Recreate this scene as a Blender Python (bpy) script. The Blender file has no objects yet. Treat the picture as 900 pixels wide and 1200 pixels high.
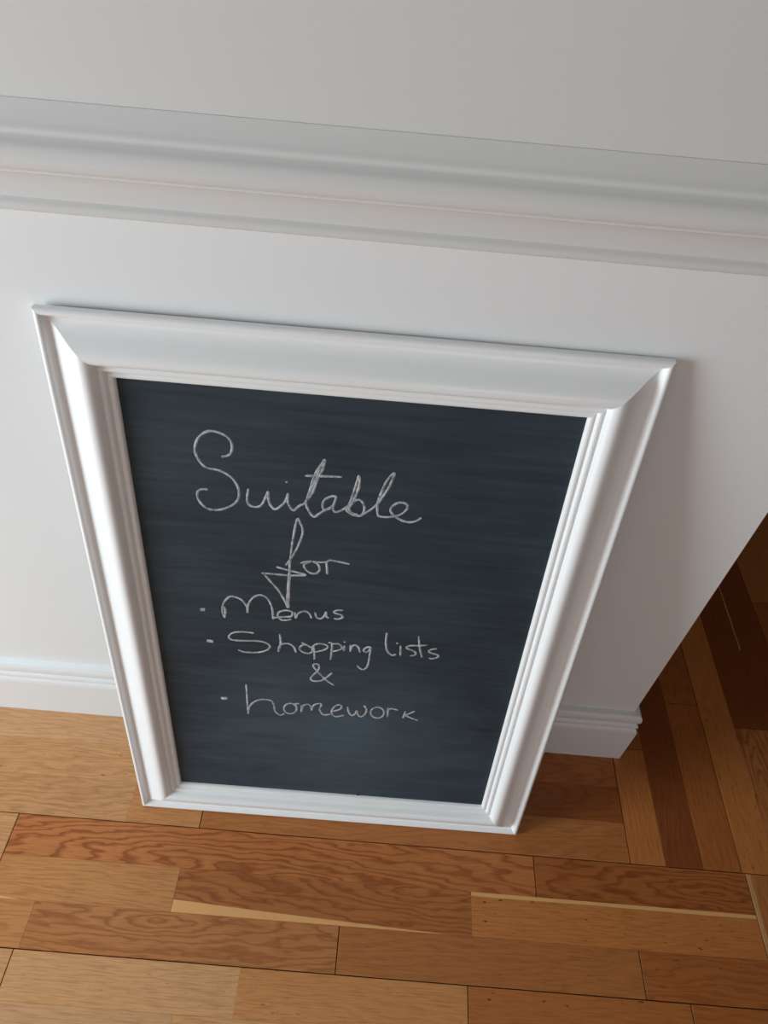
import bpy, bmesh, math, random
from mathutils import Vector, Matrix

scene = bpy.context.scene
col = scene.collection

# ------------------------------------------------------------------ camera
cam_data = bpy.data.cameras.new('camera')
cam = bpy.data.objects.new('camera', cam_data)
col.objects.link(cam)
RIGHT = Vector((0.99629, 0.05769, 0.063863))
UP = Vector((-0.0858, 0.723648, 0.684815))
FWD = Vector((0.006708, 0.687754, -0.725913))
m = Matrix((RIGHT, UP, -FWD)).transposed().to_4x4()
m.translation = Vector((0.03952, -0.63409, 1.28508))
cam.matrix_world = m
cam_data.sensor_fit = 'VERTICAL'
cam_data.sensor_height = 36.0
cam_data.lens = 830.93 / 1200 * 36.0
cam_data.clip_start = 0.02
scene.camera = cam

# ------------------------------------------------------------------ light
ROOM = dict(x0=-2.6, x1=2.2, y0=-3.2, y1=2.4, z1=2.55)
world = bpy.data.worlds.new('sky')
scene.world = world
world.use_nodes = True
world.node_tree.nodes['Background'].inputs[0].default_value = (0.62, 0.76, 1.0, 1)
world.node_tree.nodes['Background'].inputs[1].default_value = 1.0

def area_light(name, loc, rot, sx, sy, power, color):
    d = bpy.data.lights.new(name, 'AREA')
    d.shape = 'RECTANGLE'; d.size = sx; d.size_y = sy; d.energy = power; d.color = color
    o = bpy.data.objects.new(name, d); col.objects.link(o)
    o.location = loc; o.rotation_euler = rot
    return o
WIN_Y, WIN_Z, WIN_W, WIN_H = -1.14, 0.88, 1.05, 1.44
# daylight entering by the window in the left wall
area_light('window_daylight', (ROOM['x0'] + 0.02, WIN_Y, WIN_Z), (0, math.radians(-90), 0), WIN_H, WIN_W, 48, (0.81, 0.935, 1.0))

# added weak warm fill light, set in an invented window behind the camera
W2_X, W2_Z, W2_W, W2_H = 0.75, 1.25, 1.00, 1.30
area_light('rear_fill_light', (W2_X, ROOM['y0'] + 0.02, W2_Z), (math.radians(90), 0, 0), W2_W, W2_H, 3.6, (1.0, 0.90, 0.80))

vs = scene.view_settings
vs.view_transform = 'Standard'
vs.look = 'None'
vs.gamma = 1.0
vs.use_curve_mapping = False
vs.exposure = 0.84

# ------------------------------------------------------------------ helpers
def tag(o, label=None, cat=None, kind=None, group=None):
    if label: o['label'] = label
    if cat: o['category'] = cat
    if kind: o['kind'] = kind
    if group: o['group'] = group
    return o

def empty(name, loc=(0, 0, 0)):
    o = bpy.data.objects.new(name, None); col.objects.link(o); o.location = loc
    o.empty_display_size = 0.1
    return o

def mesh_obj(name, verts, faces, mat, parent=None, smooth=None):
    me = bpy.data.meshes.new(name)
    me.from_pydata([tuple(v) for v in verts], [], faces)
    me.validate()
    bm = bmesh.new(); bm.from_mesh(me)
    bmesh.ops.recalc_face_normals(bm, faces=bm.faces)
    bm.to_mesh(me); bm.free()
    if smooth is not None:
        me.polygons.foreach_set('use_smooth', [True] * len(me.polygons))
        me.set_sharp_from_angle(angle=math.radians(smooth))
    me.materials.append(mat)
    o = bpy.data.objects.new(name, me); col.objects.link(o)
    if parent: o.parent = parent
    return o

def boxes(lst):
    V, F = [], []
    for (x0, x1, y0, y1, z0, z1) in lst:
        b = len(V)
        V += [(x, y, z) for z in (z0, z1) for y in (y0, y1) for x in (x0, x1)]
        F += [tuple(b + i for i in f) for f in ((0, 2, 3, 1), (4, 5, 7, 6), (0, 1, 5, 4), (2, 6, 7, 3), (0, 4, 6, 2), (1, 3, 7, 5))]
    return V, F

def catmull(pts, n=6):
    out = []
    for i in range(len(pts) - 1):
        p0 = pts[max(i - 1, 0)]; p1 = pts[i]; p2 = pts[i + 1]; p3 = pts[min(i + 2, len(pts) - 1)]
        for k in range(n):
            t = k / n
            out.append(tuple(0.5 * (2 * b + (c - a) * t + (2 * a - 5 * b + 4 * c - d) * t * t + (3 * b - a - 3 * c + d) * t ** 3)
                             for a, b, c, d in zip(p0, p1, p2, p3)))
    out.append(tuple(pts[-1]))
    return out

# ------------------------------------------------------------------ materials
class Nodes:
    def __init__(self, name):
        self.mat = bpy.data.materials.new(name); self.mat.use_nodes = True
        self.t = self.mat.node_tree; self.bsdf = self.t.nodes['Principled BSDF']
    def n(self, typ, **kw):
        nd = self.t.nodes.new(typ)
        for k, v in kw.items(): setattr(nd, k, v)
        return nd
    def link(self, a, b): self.t.links.new(a, b)
    def math(self, op, a, b=None, c=None, clamp=False):
        nd = self.n('ShaderNodeMath', operation=op, use_clamp=clamp)
        for i, v in enumerate((a, b, c)):
            if v is None: continue
            if isinstance(v, (int, float)): nd.inputs[i].default_value = v
            else: self.link(v, nd.inputs[i])
        return nd.outputs[0]
    def ramp(self, fac, stops):
        r = self.n('ShaderNodeValToRGB')
        el = r.color_ramp.elements
        while len(el) < len(stops): el.new(0.5)
        for e, (p, c) in zip(el, stops):
            e.position = p; e.color = c if len(c) == 4 else (*c, 1)
        self.link(fac, r.inputs[0]); return r.outputs[0]
    def mix(self, fac, a, b, blend='MIX'):
        nd = self.n('ShaderNodeMix', data_type='RGBA', blend_type=blend)
        for s, v in ((nd.inputs['Factor'], fac), (nd.inputs[6], a), (nd.inputs[7], b)):
            if isinstance(v, (int, float)): s.default_value = v
            elif isinstance(v, tuple): s.default_value = v if len(v) == 4 else (*v, 1)
            else: self.link(v, s)
        return nd.outputs[2]
    def noise(self, vec, scale, detail=3, rough=0.5, dist=0.0):
        nd = self.n('ShaderNodeTexNoise')
        nd.inputs['Scale'].default_value = scale; nd.inputs['Detail'].default_value = detail
        nd.inputs['Roughness'].default_value = rough; nd.inputs['Distortion'].default_value = dist
        self.link(vec, nd.inputs['Vector']); return nd.outputs[0]
    def mapping(self, vec, scale, loc=None):
        nd = self.n('ShaderNodeMapping'); nd.inputs['Scale'].default_value = scale
        self.link(vec, nd.inputs['Vector'])
        if loc is not None: self.link(loc, nd.inputs['Location'])
        return nd.outputs[0]
    def bump(self, h, strength, dist):
        b = self.n('ShaderNodeBump'); b.inputs['Strength'].default_value = strength; b.inputs['Distance'].default_value = dist
        self.link(h, b.inputs['Height']); self.link(b.outputs[0], self.bsdf.inputs['Normal'])

def painted(name, color, rough, scale=40, var=0.03, bump=0.1):
    N = Nodes(name)
    co = N.n('ShaderNodeTexCoord').outputs['Object']
    big = N.noise(co, 2.2, 4)
    c2 = tuple(max(0, c - var) for c in color)
    N.link(N.mix(big, color, c2), N.bsdf.inputs['Base Color'])
    N.bsdf.inputs['Roughness'].default_value = rough
    N.bump(N.noise(co, scale, 4, 0.6), bump, 0.002)
    return N.mat

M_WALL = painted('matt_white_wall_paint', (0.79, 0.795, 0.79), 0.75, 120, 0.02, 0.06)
M_UPPER = painted('greyer_upper_wall', (0.665, 0.655, 0.635), 0.75, 120, 0.02, 0.06)
M_TRIM = painted('white_trim_paint', (0.80, 0.805, 0.80), 0.42, 60, 0.02, 0.08)
M_CEIL = painted('ceiling_paint', (0.36, 0.35, 0.34), 0.9)
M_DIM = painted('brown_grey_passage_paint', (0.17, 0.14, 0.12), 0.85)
M_FAR = painted('taupe_wall_paint', (0.55, 0.51, 0.47), 0.85)
M_FRAME = painted('white_frame_paint', (0.86, 0.86, 0.85), 0.28, 70, 0.02, 0.05)
M_SUB = painted('dark_subfloor', (0.07, 0.026, 0.010), 0.9, 80, 0.01, 0.2)
M_BACK = painted('brown_backing_board', (0.22, 0.14, 0.08), 0.8, 60, 0.03, 0.1)
M_CHIP = painted('dark_chip', (0.015, 0.016, 0.018), 0.8)

def board_material():
    N = Nodes('chalkboard_paint')
    co = N.n('ShaderNodeTexCoord').outputs['Object']
    streak = N.noise(N.mapping(co, (6, 90, 1)), 1.0, 5, 0.65, 0.5)
    cloud = N.noise(N.mapping(co, (3.5, 5.5, 1)), 1.0, 4, 0.55, 0.3)
    f = N.math('ADD', N.math('MULTIPLY', streak, 0.5), N.math('MULTIPLY', cloud, 0.5))
    c = N.ramp(f, [(0.32, (0.013, 0.023, 0.029)), (0.48, (0.022, 0.036, 0.047)), (0.66, (0.036, 0.057, 0.071))])
    # wiped chalk plus painted-in sheen: a paler streaky patch around the lowest writing
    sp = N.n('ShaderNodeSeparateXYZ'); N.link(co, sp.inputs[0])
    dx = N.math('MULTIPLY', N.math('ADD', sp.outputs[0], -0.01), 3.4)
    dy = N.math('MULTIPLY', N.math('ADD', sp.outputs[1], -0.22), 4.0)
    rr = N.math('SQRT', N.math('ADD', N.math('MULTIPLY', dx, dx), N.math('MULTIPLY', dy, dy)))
    wipe_sheen = N.noise(N.mapping(co, (6, 17, 1)), 1.0, 5, 0.6, 0.8)
    sm = N.math('SUBTRACT', N.math('ADD', wipe_sheen, 0.42), rr, clamp=True)
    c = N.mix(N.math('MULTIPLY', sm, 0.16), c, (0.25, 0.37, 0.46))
    N.link(c, N.bsdf.inputs['Base Color'])
    N.link(N.math('MULTIPLY_ADD', cloud, 0.15, 0.48), N.bsdf.inputs['Roughness'])
    N.bsdf.inputs['Specular IOR Level'].default_value = 0.32
    N.bump(streak, 0.10, 0.002)
    return N.mat
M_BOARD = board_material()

def chalk_material():
    N = Nodes('white_chalk')
    co = N.n('ShaderNodeTexCoord').outputs['Object']
    g = N.noise(co, 900, 2, 0.6)
    h = N.noise(co, 130, 3, 0.6)
    a = N.ramp(N.math('ADD', N.math('MULTIPLY', g, 0.6), N.math('MULTIPLY', h, 0.4)), [(0.38, (0.45,) * 3), (0.54, (1,) * 3)])
    N.link(N.ramp(h, [(0.3, (0.33, 0.345, 0.36)), (0.7, (0.54, 0.555, 0.57))]), N.bsdf.inputs['Base Color'])
    N.link(a, N.bsdf.inputs['Alpha'])
    N.bsdf.inputs['Roughness'].default_value = 0.95
    N.bump(g, 0.4, 0.0005)
    return N.mat
M_CHALK = chalk_material()

def plank_material():
    N = Nodes('varnished_oak')
    co = N.n('ShaderNodeTexCoord').outputs['Object']
    info = N.n('ShaderNodeObjectInfo')
    def attr(nm):
        return N.n('ShaderNodeAttribute', attribute_type='OBJECT', attribute_name=nm).outputs['Fac']
    rnd = info.outputs['Random']
    off = N.n('ShaderNodeCombineXYZ')
    N.link(N.math('MULTIPLY', rnd, 37.0), off.inputs[0]); N.link(N.math('MULTIPLY', rnd, 91.0), off.inputs[1])
    sep = N.n('ShaderNodeSeparateXYZ'); N.link(co, sep.inputs[0])
    x, y = sep.outputs[0], sep.outputs[1]
    warp = N.noise(N.mapping(co, (5.5, 26, 1), off.outputs[0]), 1.0, 3, 0.55)
    fine = N.noise(N.mapping(co, (14, 120, 1), off.outputs[0]), 1.0, 3, 0.6)
    # growth rings cut by the saw: long nested arches around a centre of the plank's own
    ax = N.math('MULTIPLY', N.math('SUBTRACT', x, attr('ring_x')), 2.6)
    ay = N.math('MULTIPLY', N.math('SUBTRACT', y, attr('ring_y')), 20.0)
    r = N.math('SQRT', N.math('ADD', N.math('MULTIPLY', ax, ax), N.math('MULTIPLY', ay, ay)))
    r = N.math('ADD', r, N.math('MULTIPLY', warp, 1.15))
    r = N.math('ADD', r, N.math('MULTIPLY', fine, 0.10))
    saw = N.math('FRACT', N.math('MULTIPLY', r, 5.2))
    ring = N.ramp(saw, [(0.0, (0.15,) * 3), (0.45, (0.0,) * 3), (0.86, (1,) * 3), (1.0, (0.2,) * 3)])
    ring = N.math('MULTIPLY', ring, attr('grain'))
    ring = N.math('MULTIPLY', ring, N.math('MULTIPLY_ADD', fine, 1.0, 0.65))
    base = info.outputs['Color']
    dark = N.mix(1.0, base, (0.46, 0.32, 0.22), 'MULTIPLY')
    c = N.mix(ring, base, dark)
    # pores
    pore = N.noise(N.mapping(co, (22, 520, 1), off.outputs[0]), 1.0, 2, 0.6)
    pr = N.ramp(pore, [(0.48, (0,) * 3), (0.70, (0.60,) * 3)])
    c = N.mix(pr, c, dark)
    cloud = N.noise(N.mapping(co, (3, 9, 1), off.outputs[0]), 1.0, 3)
    c = N.mix(N.math('MULTIPLY', cloud, 0.62), c, N.mix(1.0, base, (0.66, 0.52, 0.42), 'MULTIPLY'))
    # short dark flecks
    fl = N.noise(N.mapping(co, (60, 210, 1), off.outputs[0]), 1.0, 1)
    fm = N.math('MULTIPLY', N.ramp(fl, [(0.70, (0,) * 3), (0.76, (1,) * 3)]), attr('fleck'))
    c = N.mix(fm, c, (0.07, 0.025, 0.010))
    # sapwood along one long edge: y*side > limit - slope*x
    s = N.math('ADD', N.math('MULTIPLY', y, attr('sap_side')), N.math('MULTIPLY', x, attr('sap_slope')))
    s = N.math('ADD', s, N.math('MULTIPLY', N.math('SUBTRACT', warp, 0.5), 0.004))
    sm = N.math('MULTIPLY', N.math('SUBTRACT', s, attr('sap_at')), 900, clamp=True)
    sm = N.math('MULTIPLY', sm, attr('sap'))
    c = N.mix(sm, c, N.mix(N.math('MULTIPLY', fine, 0.4), (0.82, 0.44, 0.17), (0.68, 0.32, 0.10)))
    N.link(c, N.bsdf.inputs['Base Color'])
    N.link(N.math('MULTIPLY_ADD', fine, 0.16, 0.30), N.bsdf.inputs['Roughness'])
    N.bsdf.inputs['IOR'].default_value = 1.45
    N.bump(N.math('ADD', pore, N.math('MULTIPLY', warp, 1.5)), 0.12, 0.0012)
    return N.mat
M_PLANK = plank_material()

# ------------------------------------------------------------------ room shell
XL, XR, YW = -0.633, 0.5235, 0.0030          # the white wall between the two openings
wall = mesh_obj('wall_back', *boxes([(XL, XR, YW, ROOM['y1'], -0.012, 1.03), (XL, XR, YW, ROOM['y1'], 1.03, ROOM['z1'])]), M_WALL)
wall.data.materials.append(M_UPPER)          # the wall above the dado rail is a shade greyer and warmer
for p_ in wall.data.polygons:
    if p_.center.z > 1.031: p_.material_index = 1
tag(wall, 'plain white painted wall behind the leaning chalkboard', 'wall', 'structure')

def sweep(name, profile, path, mat, smooth=35):
    """profile: (out, z); path: plan points walked with the room on the right hand side"""
    rings = []
    for i, p in enumerate(path):
        p = Vector(p)
        ds = []
        if i > 0: ds.append((p - Vector(path[i - 1])).normalized())
        if i < len(path) - 1: ds.append((Vector(path[i + 1]) - p).normalized())
        ns = [Vector((d.y, -d.x)) for d in ds]
        n = ns[0] if len(ns) == 1 else (ns[0] + ns[1]) / (1 + ns[0].dot(ns[1]))
        rings.append([(p.x + n.x * o, p.y + n.y * o, z) for o, z in profile])
    V = [v for r in rings for v in r]; k = len(profile); F = []
    for i in range(len(rings) - 1):
        for j in range(k):
            F.append((i * k + j, i * k + (j + 1) % k, (i + 1) * k + (j + 1) % k, (i + 1) * k + j))
    F.append(tuple(range(k))); F.append(tuple(range((len(rings) - 1) * k, len(rings) * k)))
    return mesh_obj(name, V, F, mat, None, smooth)

PATH = [(XL, 0.33), (XL, YW), (XR, YW), (XR, ROOM['y1'] - 0.02)]
base_prof = [(-0.004, -0.0), (0.0165, 0.0), (0.0165, 0.100)] + catmull([(0.0165, 0.104), (0.0150, 0.109), (0.0125, 0.112)], 3) + \
    catmull([(0.0118, 0.114), (0.0136, 0.118), (0.0136, 0.123), (0.0100, 0.127)], 4) + \
    catmull([(0.0085, 0.129), (0.0118, 0.132), (0.0136, 0.138), (0.0132, 0.147), (0.0105, 0.1525), (0.0065, 0.1545)], 4) + [(0.0050, 0.1552), (-0.004, 0.156)]
bb = sweep('baseboard_back', base_prof, PATH, M_TRIM)
tag(bb, 'white moulded skirting board along the foot of the wall', 'baseboard', 'structure')
dado_prof = [(-0.004, 0.9805), (0.006, 0.9805)] + catmull([(0.0085, 0.981), (0.0125, 0.984), (0.0125, 0.989), (0.0095, 0.9925)], 4) + \
    catmull([(0.0085, 0.994), (0.0095, 1.003), (0.0120, 1.012), (0.0160, 1.0185)], 4) + [(0.0175, 1.0195)] + \
    catmull([(0.0175, 1.0215), (0.0215, 1.0260), (0.0232, 1.0335), (0.0208, 1.0415), (0.0155, 1.0468), (0.0128, 1.0500), (0.0119, 1.0540),
             (0.0088, 1.0585), (0.0068, 1.0620), (0.0036, 1.0680), (0.0008, 1.0740)], 5) + [(-0.004, 1.0745)]
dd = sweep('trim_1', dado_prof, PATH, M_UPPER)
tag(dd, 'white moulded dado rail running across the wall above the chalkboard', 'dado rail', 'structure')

R_ = ROOM
T = 0.15
wy0, wy1, wz0, wz1 = WIN_Y - WIN_W / 2, WIN_Y + WIN_W / 2, WIN_Z - WIN_H / 2, WIN_Z + WIN_H / 2
wl = mesh_obj('wall_left', *boxes([
    (R_['x0'] - T, R_['x0'], R_['y0'] - T, wy0, -0.012, R_['z1']), (R_['x0'] - T, R_['x0'], wy1, R_['y1'] + T, -0.012, R_['z1']),
    (R_['x0'] - T, R_['x0'], wy0, wy1, -0.012, wz0), (R_['x0'] - T, R_['x0'], wy0, wy1, wz1, R_['z1'])]), M_FAR)
tag(wl, 'taupe side wall with the daylight window', 'wall', 'structure')
for nm, b, lab in (
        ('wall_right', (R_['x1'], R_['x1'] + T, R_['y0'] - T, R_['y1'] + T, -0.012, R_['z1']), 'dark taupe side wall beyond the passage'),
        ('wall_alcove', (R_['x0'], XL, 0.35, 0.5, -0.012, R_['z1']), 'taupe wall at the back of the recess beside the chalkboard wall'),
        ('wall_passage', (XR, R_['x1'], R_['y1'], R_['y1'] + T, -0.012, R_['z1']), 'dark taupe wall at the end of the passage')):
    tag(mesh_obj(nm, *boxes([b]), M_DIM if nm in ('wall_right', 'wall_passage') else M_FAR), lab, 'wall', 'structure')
wx0, wx1, vz0, vz1 = W2_X - W2_W / 2, W2_X + W2_W / 2, W2_Z - W2_H / 2, W2_Z + W2_H / 2
tag(mesh_obj('wall_front', *boxes([
    (R_['x0'], wx0, R_['y0'] - T, R_['y0'], -0.012, R_['z1']), (wx1, R_['x1'], R_['y0'] - T, R_['y0'], -0.012, R_['z1']),
    (wx0, wx1, R_['y0'] - T, R_['y0'], -0.012, vz0), (wx0, wx1, R_['y0'] - T, R_['y0'], vz1, R_['z1'])]), M_FAR),
    'taupe wall at the near end of the room', 'wall', 'structure')
tag(mesh_obj('ceiling', *boxes([(R_['x0'] - T, R_['x1'] + T, R_['y0'] - T, R_['y1'] + T, R_['z1'], R_['z1'] + 0.1)]), M_CEIL),
    'plain pale brown ceiling of the room', 'ceiling', 'structure')
wf = empty('window_1', (R_['x0'], WIN_Y, wz0)); tag(wf, 'white framed window in the side wall', 'window', 'structure')
fw = 0.05
for b in ((-0.10, -0.05, -WIN_W / 2, -WIN_W / 2 + fw, 0, WIN_H), (-0.10, -0.05, WIN_W / 2 - fw, WIN_W / 2, 0, WIN_H),
          (-0.10, -0.05, -WIN_W / 2 + fw, WIN_W / 2 - fw, 0, fw), (-0.10, -0.05, -WIN_W / 2 + fw, WIN_W / 2 - fw, WIN_H - fw, WIN_H)):
    mesh_obj('window_frame', *boxes([b]), M_TRIM, wf)

wg = empty('fill_window', (W2_X, R_['y0'], vz0)); tag(wg, 'added white window frame around the fill light in the near wall', 'window', 'structure')  # unseen window, added to house the fill light
for x0_, x1_, z0_, z1_ in ((-W2_W / 2, -W2_W / 2 + fw, 0, W2_H), (W2_W / 2 - fw, W2_W / 2, 0, W2_H),
                           (-W2_W / 2 + fw, W2_W / 2 - fw, 0, fw), (-W2_W / 2 + fw, W2_W / 2 - fw, W2_H - fw, W2_H)):
    mesh_obj('window_frame', *boxes([(x0_, x1_, -0.10, -0.05, z0_, z1_)]), M_TRIM, wg)

# ------------------------------------------------------------------ floor of three-strip oak boards
floor = mesh_obj('floor', *boxes([(R_['x0'], R_['x1'], R_['y0'], R_['y1'], -0.06, -0.0125)]), M_SUB)
tag(floor, 'varnished oak strip floor of warm brown boards', 'floor', 'structure')
rng = random.Random(5)
TH = 0.012
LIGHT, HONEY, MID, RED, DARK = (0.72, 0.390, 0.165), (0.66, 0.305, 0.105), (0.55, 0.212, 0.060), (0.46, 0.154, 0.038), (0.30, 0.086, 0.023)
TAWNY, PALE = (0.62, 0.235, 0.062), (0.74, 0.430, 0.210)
cache = {}
def plank(x0, x1, y0, y1, tint=None, along='x', g=(0.0002,) * 4, grain=None, ring=None, fleck=0.0, sap=None):
    """g: joint half-gap at x0, x1, y0, y1"""
    x0, x1, y0, y1 = x0 + g[0], x1 - g[1], y0 + g[2], y1 - g[3]
    L, Wd = (x1 - x0, y1 - y0) if along == 'x' else (y1 - y0, x1 - x0)
    key = (round(L, 4), round(Wd, 4))
    if key not in cache:
        a, b, e = L / 2, Wd / 2, 0.00035
        V = [(-a, -b, -TH), (a, -b, -TH), (a, b, -TH), (-a, b, -TH), (-a, -b, -e), (a, -b, -e), (a, b, -e), (-a, b, -e),
             (-a + e, -b + e, 0), (a - e, -b + e, 0), (a - e, b - e, 0), (-a + e, b - e, 0)]
        F = [(8, 9, 10, 11), (0, 3, 2, 1)]
        for i in range(4):
            j = (i + 1) % 4
            F += [(i, j, 4 + j, 4 + i), (4 + i, 4 + j, 8 + j, 8 + i)]
        me = bpy.data.meshes.new('plank'); me.from_pydata(V, [], F); me.materials.append(M_PLANK)
        cache[key] = me
    o = bpy.data.objects.new('plank', cache[key]); col.objects.link(o)
    o.location = ((x0 + x1) / 2, (y0 + y1) / 2, rng.uniform(-0.0002, 0.0))
    if along == 'y': o.rotation_euler = (0, 0, math.pi / 2)
    o.parent = floor
    if tint is None:
        tint = rng.choice([LIGHT, HONEY, HONEY, MID, MID, RED])
    k = rng.uniform(0.94, 1.06)
    o.color = (tint[0] * k, tint[1] * k, tint[2] * k, 1)
    o['grain'] = float(rng.uniform(0.1, 0.5) if grain is None else grain)
    rx, ry = ring if ring else (rng.uniform(-0.6, 0.6) * L, rng.uniform(-1.6, 1.6) * Wd)
    o['ring_x'] = float(rx); o['ring_y'] = float(ry); o['fleck'] = float(fleck)
    side, at, slope = sap if sap else (0.0, 0.0, 0.0)
    o['sap'] = 1.0 if sap else 0.0
    o['sap_side'] = float(side); o['sap_at'] = float(at); o['sap_slope'] = float(slope)
    return o

J = 0.0008      # visible joint half-gap
S = 0.00006      # tight strip joint
XE, XC = 0.727, 0.5275       # where the lengthways boards stop, and where the crossing ones begin
ROWS = [  # y_top, y_bottom, gap top, gap bottom, right end, [(x joint, dark joint?)...], per-plank settings left to right
    (0.0, -0.0700, S, S, XC, [(-1.30, 1), (-0.20, 0)], [dict(tint=PALE, grain=.25), dict(tint=RED, grain=.5)]),
    (-0.0700, -0.1360, S, S, XC, [(-1.30, 1), (-0.10, 0)], [dict(tint=LIGHT, grain=.35, fleck=.7), dict(tint=(0.38, 0.118, 0.028), grain=.4)]),
    (-0.1360, -0.2045, S, J, XC, [(-1.30, 1), (-0.352, 0), (-0.224, 1)],
     [dict(tint=LIGHT, grain=.45), dict(tint=HONEY, grain=.2), dict(tint=MID, grain=.35)]),
    (-0.2045, -0.2700, J, S, XE, [(-1.30, 1), (-0.535, 1), (0.357, 1)],
     [dict(tint=LIGHT, grain=.3), dict(tint=(0.58, 0.215, 0.062), grain=1.0, ring=(0.02, -0.035)), dict(tint=RED, grain=.85, ring=(0.12, -0.006))]),
    (-0.2700, -0.3360, S, S, XE, [(-1.30, 1), (-0.535, 1), (-0.239, 0), (0.247, 0)],
     [dict(tint=LIGHT, grain=.3), dict(tint=HONEY, grain=.3, sap=(-1, 0.040, -0.085)), dict(tint=(0.54, 0.20, 0.056), grain=.8, ring=(0.22, 0.030), sap=(-1, 0.0245, -0.04)),
      dict(tint=TAWNY, grain=.2, fleck=1.0, sap=(1, 0.0265, 0.0))]),
    (-0.3360, -0.4030, S, J, XE, [(-1.30, 1), (-0.455, 0), (0.033, 1), (0.516, 1)],
     [dict(tint=HONEY, grain=.4), dict(tint=(0.60, 0.255, 0.083), grain=.75, ring=(-0.05, 0.02)), dict(tint=MID, grain=.3, fleck=.3), dict(tint=RED, grain=.5, fleck=.6)]),
    (-0.4030, -0.4690, J, S, XE, [(-1.30, 1), (-0.462, 1), (-0.112, 0), (0.238, 1), (0.584, 1)],
     [dict(tint=LIGHT, grain=.3), dict(tint=(0.73, 0.41, 0.185), grain=.2, fleck=.3), dict(tint=HONEY, grain=.2, fleck=.5), dict(tint=(0.53, 0.19, 0.048), grain=.2, fleck=.8), dict(tint=RED, grain=.2)]),
    (-0.4690, -0.5350, S, S, XE, [(-1.30, 1), (-0.20, 0)], [dict(tint=PALE, grain=.12), dict(tint=LIGHT, grain=.2)]),
    (-0.5350, -0.6010, S, J, XE, [(-1.30, 1), (-0.40, 0), (0.20, 0)], [{}, {}, {}]),
    (-0.6010, -0.6670, J, S, XE, [(-1.30, 1), (-0.50, 0), (0.10, 0)], [{}, {}, {}]),
    (-0.6670, -0.7330, S, S, XE, [(-1.30, 1), (-0.35, 0), (0.30, 0)], [{}, {}, {}]),
    (-0.7330, -0.8000, S, J, XE, [(-1.30, 1), (-0.60, 0), (0.05, 0)], [{}, {}, {}]),
]
for yt, yb, gt, gb, xe, js, ps in ROWS:
    xs = js + [(xe, 1)]
    for (xa, ja), (xb, jb), kw in zip(xs[:-1], xs[1:], ps):
        plank(xa, xb, yb, yt, g=(J if ja else S, J if jb else S, gb, gt), **kw)
COLS = [  # crossing boards in the passage: x0, x1, gap0, gap1, y joints from near to far, settings
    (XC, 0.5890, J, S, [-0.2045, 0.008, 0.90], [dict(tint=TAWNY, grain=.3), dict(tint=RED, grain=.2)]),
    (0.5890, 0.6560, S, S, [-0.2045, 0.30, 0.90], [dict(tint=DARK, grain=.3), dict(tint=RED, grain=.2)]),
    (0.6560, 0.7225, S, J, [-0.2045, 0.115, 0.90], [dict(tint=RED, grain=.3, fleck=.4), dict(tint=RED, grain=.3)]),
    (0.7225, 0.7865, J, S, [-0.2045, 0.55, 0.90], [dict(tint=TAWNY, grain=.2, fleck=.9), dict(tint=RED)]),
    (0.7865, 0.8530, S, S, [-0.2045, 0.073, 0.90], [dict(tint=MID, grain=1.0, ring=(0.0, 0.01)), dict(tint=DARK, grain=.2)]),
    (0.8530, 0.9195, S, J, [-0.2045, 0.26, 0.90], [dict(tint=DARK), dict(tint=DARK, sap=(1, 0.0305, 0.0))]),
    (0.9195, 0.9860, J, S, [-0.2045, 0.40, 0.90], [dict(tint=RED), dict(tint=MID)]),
    (0.9860, 1.0525, S, S, [-0.2045, 0.20, 0.90], [{}, {}]),
    (1.0525, 1.1190, S, J, [-0.2045, 0.50, 0.90], [{}, {}]),
]
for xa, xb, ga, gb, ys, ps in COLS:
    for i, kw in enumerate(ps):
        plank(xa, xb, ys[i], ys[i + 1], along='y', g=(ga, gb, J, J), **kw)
plank(XE, 0.7360, -0.80, -0.2045, LIGHT, 'y', (J, S, J, J), grain=.1)
for i in range(6):
    xa = 0.7360 + i * 0.064
    plank(xa, xa + 0.064, -0.80, -0.2045, [MID, RED, HONEY, MID, HONEY, RED][i], 'y', (S, S, J, J), grain=.4)
# whole boards farther out in the room
y = -0.80
while y > R_['y0'] + 0.01:
    yb = max(y - 0.2, R_['y0'])
    for xa, xb in ((R_['x0'], -1.25), (-1.25, 0.4), (0.4, R_['x1'])):
        plank(xa, xb, yb, y, g=(J, J, J, J))
    y = yb
y = 0.0
while y > -0.79:
    plank(R_['x0'], -1.30, y - 0.2, y, g=(J, J, J, J)); y -= 0.2
for a, b_ in ((0.0, 0.175), (0.175, 0.35)):
    plank(R_['x0'], XL, a, b_, g=(J, J, J, J))
for xa, xb, ya_, yb_ in [(1.119 + i * 0.216, 1.119 + (i + 1) * 0.216, -0.2045, R_['y1']) for i in range(5)] + \
        [(1.120 + i * 0.216, 1.120 + (i + 1) * 0.216, -0.80, -0.2045) for i in range(5)] + \
        [(XC + i * 0.197, XC + (i + 1) * 0.197, 0.90, R_['y1']) for i in range(3)]:
    plank(xa, xb, ya_, yb_, along='y', g=(J, J, J, J))

# ------------------------------------------------------------------ framed chalkboard leaning on the wall
FW, FH, LEAN, YAW = 0.66, 0.8965, 0.18535, 0.0060
board = empty('framed_chalkboard', (0, -FH * math.sin(LEAN), 0))
up = Vector((0, math.sin(LEAN), math.cos(LEAN))); xx = Vector((math.cos(YAW), math.sin(YAW), 0))
xx = (xx - up * xx.dot(up)).normalized(); nn = xx.cross(up)
mb = Matrix((xx, up, nn)).transposed().to_4x4()
mb.translation = Vector((0, -FH * math.sin(LEAN), 0))
board.matrix_world = mb        # local x across, y up the board, z out of its face
tag(board, 'large white moulded frame holding a dark chalkboard, leaning against the wall', 'chalkboard')

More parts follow.
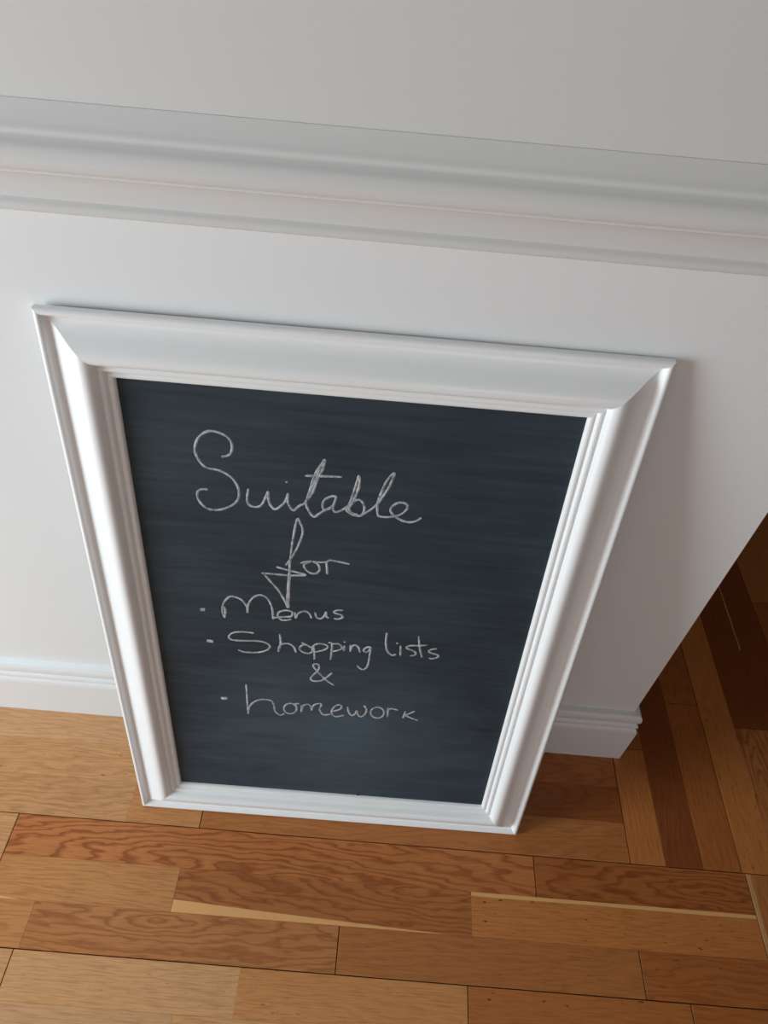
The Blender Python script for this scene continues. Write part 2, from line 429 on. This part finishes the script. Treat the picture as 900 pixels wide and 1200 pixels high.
# moulding section: inset from the outer edge, height above the back
sec = [(0.0, 0.0), (0.0, 0.0075)] + catmull([(0.0008, 0.0092), (0.0030, 0.0108), (0.0058, 0.0105), (0.0078, 0.0085)], 4) + \
    catmull([(0.0090, 0.0060), (0.0115, 0.0042), (0.0150, 0.0046), (0.0230, 0.0085), (0.0320, 0.0150), (0.0400, 0.0200), (0.0465, 0.0216), (0.0520, 0.0200), (0.0556, 0.0160), (0.0572, 0.0125)], 5) + \
    catmull([(0.0578, 0.0108), (0.0602, 0.0122), (0.0632, 0.0116), (0.0650, 0.0088)], 4) + \
    catmull([(0.0655, 0.0074), (0.0680, 0.0086), (0.0712, 0.0078), (0.0730, 0.0052)], 4) + [(0.0732, 0.0022), (0.0732, 0.0)]
def rail(side):
    V = []; k = len(sec)
    for e in (0, 1):
        for a, n in sec:
            if side == 'top': p = ((-FW / 2 + a) if e == 0 else (FW / 2 - a), FH - a, n)
            elif side == 'bottom': p = ((-FW / 2 + a) if e == 0 else (FW / 2 - a), a, n)
            elif side == 'left': p = (-FW / 2 + a, a if e == 0 else FH - a, n)
            else: p = (FW / 2 - a, a if e == 0 else FH - a, n)
            V.append(p)
    F = [(j, (j + 1) % k, k + (j + 1) % k, k + j) for j in range(k)] + [tuple(range(k)), tuple(range(k, 2 * k))]
    return mesh_obj('frame_rail', V, F, M_FRAME, board, 40)
for s_ in ('top', 'left', 'right', 'bottom'): rail(s_)
IN = 0.0725
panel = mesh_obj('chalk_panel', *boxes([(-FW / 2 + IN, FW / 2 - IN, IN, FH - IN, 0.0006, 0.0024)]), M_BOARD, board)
tag(panel, 'dark slate panel with streaky chalkboard paint')
mesh_obj('paint_chip', [(-0.0030, IN + .0005, .0025), (0.0, IN + .0005, .0025), (0.001, IN + .0035, .0032), (-0.0015, IN + .0050, .0034), (-0.0035, IN + .003, .003), (-0.001, IN + .002, .0045)],
         [(0, 1, 5), (1, 2, 5), (2, 3, 5), (3, 4, 5), (4, 0, 5), (4, 3, 2, 1, 0)], M_CHIP, board)
for v in board.children:
    if v.name.startswith('paint_chip'): v.location = (0.046, 0, 0)

# handwriting: centre lines of the chalk strokes on the panel, millimetres from the frame's bottom middle
WRITING = {
    'Suitable': [
        [(-148.5, 732.5), (-143.0, 733.7), (-137.8, 737.2), (-135.3, 744.6), (-135.6, 751.9), (-139.4, 758.9), (-146.8, 763.5), (-158.5, 765.6), (-168.0, 761.0), (-175.0, 752.2), (-178.4, 740.5), (-177.2, 730.6), (-172.6, 720.9), (-165.8, 715.3), (-150.8, 712.8), (-138.9, 705.3), (-132.8, 696.2), (-130.1, 685.8), (-131.7, 673.9), (-138.2, 665.0), (-149.1, 658.0), (-159.8, 654.9), (-169.5, 656.0), (-177.2, 663.0), (-180.9, 672.7), (-179.5, 680.9), (-174.0, 684.2), (-167.4, 684.3)],
        [(-118.4, 690.6), (-120.3, 679.6), (-120.0, 669.6), (-115.0, 664.6), (-106.7, 665.4), (-101.2, 672.4), (-94.9, 689.3)],
        [(-94.9, 689.3), (-94.5, 674.9), (-90.2, 665.2), (-85.7, 663.8), (-78.1, 671.1), (-73.6, 678.8), (-71.1, 689.0)],
        [(-71.1, 689.0), (-71.8, 677.2), (-68.5, 668.3), (-64.4, 664.1), (-60.2, 668.2), (-62.1, 666.2), (-56.5, 672.2), (-50.1, 677.8), (-44.0, 700.1), (-38.8, 719.9), (-31.1, 735.3), (-29.0, 740.5)],
        [(-29.0, 740.5), (-28.2, 737.7), (-30.9, 724.9), (-36.1, 712.7), (-41.2, 693.8), (-49.2, 677.5), (-46.4, 666.4), (-39.8, 656.8), (-33.4, 662.0), (-25.2, 669.0), (-18.0, 673.8)],
        [(-29.8, 737.5), (-33.6, 726.8), (-37.8, 712.6), (-42.2, 700.3), (-46.0, 688.9), (-48.3, 680.9)],
        [(-73.6, 705.4), (-72.0, 703.8)],
        [(-51.3, 715.5), (-31.7, 717.0), (-7.6, 718.1)],
        [(-13.0, 690.0), (-19.9, 688.9), (-27.4, 683.0), (-29.4, 673.8), (-26.7, 668.9), (-20.1, 671.4), (-15.4, 679.7), (-13.0, 689.6), (-16.2, 675.1), (-15.0, 667.3), (-8.6, 668.4), (-1.4, 674.4), (3.4, 681.6), (8.2, 703.1), (12.3, 722.8)],
        [(12.3, 722.8), (13.6, 711.2), (10.4, 694.5), (4.8, 679.5), (-0.4, 671.1), (6.3, 665.6), (15.7, 663.5), (20.5, 669.7), (20.7, 680.0), (15.4, 687.3), (9.1, 685.5), (3.1, 674.8), (6.2, 667.2), (13.7, 665.6)],
        [(15.7, 663.5), (24.5, 670.2), (34.9, 681.4), (41.4, 693.2), (49.1, 711.4), (53.5, 728.5), (49.7, 726.0), (44.3, 715.3), (39.3, 697.4), (36.6, 683.8), (38.1, 668.1), (43.3, 665.2), (54.4, 666.3), (65.1, 670.8), (71.8, 678.3), (72.7, 685.2), (67.2, 688.7), (60.1, 687.3), (54.1, 681.1), (53.4, 674.2), (59.9, 666.8), (69.6, 661.6), (79.0, 660.7), (86.1, 663.7), (91.2, 668.9)],
    ],
    'for': [
        [(-74.7, 575.4), (-69.5, 584.6), (-60.8, 603.3), (-53.9, 626.0), (-53.4, 636.8), (-56.5, 646.2), (-59.6, 651.7), (-62.8, 637.6), (-66.2, 612.0), (-68.3, 589.4), (-69.6, 574.0), (-71.3, 550.4), (-72.7, 526.0), (-73.5, 503.1)],
        [(-70.1, 583.5), (-69.7, 558.4), (-70.8, 530.3), (-71.6, 502.2), (-73.8, 503.4)],
        [(-73.5, 503.1), (-77.6, 515.2), (-85.0, 530.8), (-96.7, 547.6), (-103.9, 557.8)],
        [(-106.8, 558.4), (-90.5, 558.6), (-71.2, 558.3), (-48.2, 560.7)],
        [(-48.2, 560.7), (-53.4, 563.1), (-71.1, 567.1), (-87.3, 571.2)],
        [(-55.6, 580.9), (-47.6, 584.4), (-41.8, 585.4), (-49.1, 581.0), (-51.2, 576.0), (-46.0, 567.8), (-37.9, 564.7), (-32.0, 569.3), (-31.0, 576.2), (-34.4, 582.5), (-39.6, 585.2), (-30.1, 584.9), (-22.5, 586.3)],
        [(-22.5, 586.6), (-21.4, 575.2), (-20.8, 566.0)],
        [(-22.2, 585.5), (-18.5, 589.3), (-9.7, 588.9), (7.2, 585.9)],
    ],
    'Menus': [
        [(-159.6, 472.1), (-162.1, 483.8), (-159.4, 499.2), (-151.9, 510.9), (-144.6, 512.4), (-134.0, 507.0), (-127.7, 494.3), (-127.6, 484.2)],
        [(-127.6, 484.2), (-126.3, 499.5), (-119.2, 513.5), (-109.3, 519.5), (-99.8, 514.0), (-94.1, 498.0), (-92.6, 476.1)],
        [(-159.6, 471.4), (-158.1, 484.2), (-158.8, 492.6)],
        [(-94.6, 478.6), (-79.7, 482.0), (-67.9, 484.6), (-66.8, 492.6), (-74.6, 495.1), (-84.5, 490.6), (-85.9, 482.0), (-79.8, 475.8), (-67.9, 478.8)],
        [(-62.9, 493.0), (-61.5, 481.2)],
        [(-61.5, 481.9), (-57.5, 491.9), (-49.0, 496.2), (-42.8, 491.8), (-40.3, 483.6)],
        [(-35.5, 496.0), (-32.9, 486.1), (-26.7, 485.1), (-22.0, 492.4), (-20.4, 498.7)],
        [(-20.4, 498.7), (-19.9, 489.9), (-16.7, 486.9)],
        [(2.2, 503.5), (-6.3, 502.6), (-9.9, 497.8), (0.0, 494.8), (1.9, 489.9), (-4.6, 486.5), (-9.5, 487.0)],
    ],
    'Shopping': [
        [(-120.1, 446.2), (-136.4, 446.9), (-149.5, 443.5), (-156.1, 434.8), (-151.3, 429.1), (-135.2, 429.2), (-115.1, 430.9), (-103.1, 427.9), (-98.3, 421.3), (-103.5, 413.4), (-115.9, 407.6), (-134.2, 406.1), (-144.2, 409.7)],
        [(-84.3, 448.5), (-83.0, 431.6), (-86.3, 412.4)],
        [(-86.3, 412.4), (-85.1, 423.3), (-78.0, 429.9), (-70.0, 429.7), (-64.0, 423.7), (-61.4, 413.8)],
        [(-54.2, 435.1), (-45.5, 430.2), (-38.2, 424.5), (-39.0, 417.1), (-45.4, 413.7), (-53.5, 417.1), (-56.2, 423.4), (-52.8, 429.4), (-47.8, 431.3)],
        [(-36.9, 428.9), (-35.1, 417.6), (-34.9, 402.5)],
        [(-38.6, 421.1), (-36.9, 429.9), (-29.7, 435.3), (-19.4, 434.1), (-16.4, 429.6), (-22.6, 423.0), (-34.0, 417.7)],
        [(-16.1, 438.7), (-11.1, 438.0), (-10.7, 423.7), (-11.8, 404.2)],
        [(-11.1, 436.7), (-2.5, 438.3), (3.3, 433.5), (2.4, 427.8), (-10.0, 421.1)],
        [(6.9, 436.1), (6.6, 425.0)],
        [(7.0, 444.2), (7.1, 442.0)],
        [(15.6, 438.1), (15.8, 424.0)],
        [(15.9, 426.7), (17.6, 434.1), (21.3, 438.7), (26.7, 434.5), (29.5, 424.3)],
        [(44.1, 437.1), (38.5, 435.8), (34.3, 429.4), (37.9, 425.9), (42.2, 430.3), (44.1, 437.1), (43.5, 419.9), (41.8, 397.8), (36.5, 389.3), (30.5, 392.0), (26.8, 397.1)],
    ],
    'lists': [
        [(64.5, 468.2), (64.2, 451.7), (67.1, 433.2), (74.7, 424.1), (80.6, 426.8)],
        [(85.5, 445.0), (86.8, 424.8)],
        [(79.4, 447.6), (81.2, 449.7)],
        [(103.9, 447.1), (96.4, 445.0), (94.5, 440.5), (105.7, 435.2), (107.9, 428.9), (100.5, 425.4)],
        [(108.7, 466.2), (112.3, 444.2), (117.5, 425.0)],
        [(101.2, 446.8), (111.3, 447.6), (122.3, 450.2)],
        [(136.6, 444.3), (127.8, 441.0), (126.8, 436.0), (138.7, 432.1), (140.1, 427.6), (132.1, 423.4), (127.6, 424.5)],
    ],
    'ampersand': [
        [(-5.5, 350.3), (-16.5, 359.7), (-31.1, 379.0), (-36.3, 388.8), (-33.6, 393.2), (-28.5, 391.4), (-28.7, 381.0), (-36.8, 367.9), (-39.7, 359.4), (-34.2, 355.8), (-23.6, 358.8), (-14.4, 368.8), (-8.7, 377.1)],
    ],
    'homework': [
        [(-135.7, 336.9), (-135.4, 310.3), (-135.2, 268.2)],
        [(-135.2, 268.2), (-133.3, 283.2), (-126.6, 295.6), (-117.0, 303.4), (-105.7, 305.3), (-97.4, 302.0), (-94.8, 292.2), (-93.1, 279.2), (-85.7, 271.2), (-79.0, 275.9)],
        [(-68.2, 301.0), (-73.2, 299.8), (-77.4, 295.7), (-79.6, 289.7), (-79.2, 283.4), (-76.4, 278.5), (-71.8, 276.4), (-66.7, 277.5), (-62.5, 281.7), (-60.3, 287.8), (-60.8, 294.0), (-63.7, 298.9), (-68.2, 301.0)],
        [(-64.7, 298.7), (-60.5, 301.2), (-56.8, 302.2)],
        [(-52.5, 298.7), (-53.0, 282.6)],
        [(-52.8, 287.0), (-49.7, 298.2), (-43.1, 302.1), (-38.4, 297.5), (-37.4, 288.0)],
        [(-37.4, 290.3), (-34.3, 300.9), (-28.2, 305.1), (-22.8, 304.9), (-24.8, 291.9), (-21.2, 282.0), (-16.4, 279.9), (-15.3, 280.0), (-8.2, 282.9)],
        [(-5.2, 290.0), (5.9, 296.4), (7.9, 304.7), (1.3, 305.7), (-5.0, 296.8), (-6.4, 285.5), (-0.1, 278.0), (13.0, 283.4)],
        [(16.9, 304.4), (19.3, 291.5), (24.3, 283.9), (29.4, 288.4), (31.3, 295.9), (33.2, 287.9), (38.0, 282.6), (44.0, 288.6), (46.1, 300.6), (41.5, 309.9)],
        [(63.9, 308.1), (58.8, 306.9), (54.7, 302.6), (52.9, 296.4), (53.8, 289.8), (57.1, 284.7), (62.1, 282.5), (67.3, 283.7), (71.3, 288.0), (73.1, 294.3), (72.2, 300.9), (68.8, 305.9), (63.9, 308.1)],
        [(78.4, 308.9), (79.1, 287.0)],
        [(78.4, 298.7), (82.2, 307.0), (93.7, 304.9)],
        [(105.3, 304.3), (102.7, 286.9)],
        [(118.9, 305.9), (112.0, 299.2), (103.4, 294.4)],
        [(103.9, 295.3), (114.9, 289.0), (125.7, 284.4)],
    ],
    'dot': [
        [(-192.1, 482.9), (-188.8, 483.9), (-185.9, 483.6)],
        [(-187.8, 423.0), (-183.4, 422.9), (-178.6, 422.3)],
        [(-175.4, 300.4), (-170.3, 300.4), (-165.6, 301.3)],
    ],
}
WORDS = {'Suitable': (3.0, 'chalk handwriting reading Suitable'), 'for': (3.0, 'chalk handwriting reading for'),
         'Menus': (3.0, 'chalk handwriting reading Menus'), 'Shopping': (3.0, 'chalk handwriting reading Shopping'),
         'lists': (3.0, 'chalk handwriting reading lists'), 'ampersand': (3.0, 'chalk ampersand sign'),
         'homework': (3.0, 'chalk handwriting reading homework')}
crng = random.Random(11)
Z0 = 0.00245
def ribbon(pts, width):
    P = catmull([(x / 1000, y / 1000) for x, y in pts], 5 if len(pts) > 2 else 8)
    V, F = [], []
    n = len(P)
    for i, p in enumerate(P):
        a = Vector(P[max(i - 1, 0)]); b = Vector(P[min(i + 1, n - 1)])
        d = (b - a); d = d.normalized() if d.length > 1e-9 else Vector((1, 0))
        t = Vector((-d.y, d.x))
        end = 0.55 if i in (0, n - 1) else 1.0
        w = width / 2000 * end * crng.uniform(0.82, 1.15)
        V += [(p[0] + t.x * w, p[1] + t.y * w, Z0), (p[0], p[1], Z0 + 0.0004), (p[0] - t.x * w, p[1] - t.y * w, Z0)]
        if i:
            k = 3 * i
            F += [(k - 3, k, k + 1, k - 2), (k - 2, k + 1, k + 2, k - 1)]
    return V, F
def write(name, strokes, width, label):
    V, F = [], []
    for s in strokes:
        v, f = ribbon(s, width); b = len(V)
        V += v; F += [tuple(b + i for i in q) for q in f]
    tag(mesh_obj(name, V, F, M_CHALK, panel), label)
for w, (wd, lab) in WORDS.items():
    write('chalk_word', WRITING[w], wd, lab)
for st, lab in zip(WRITING['dot'], ('chalk bullet dot before Menus', 'chalk bullet dot before Shopping', 'chalk bullet dot before homework')):
    write('chalk_dot', [st], 5.4, lab)
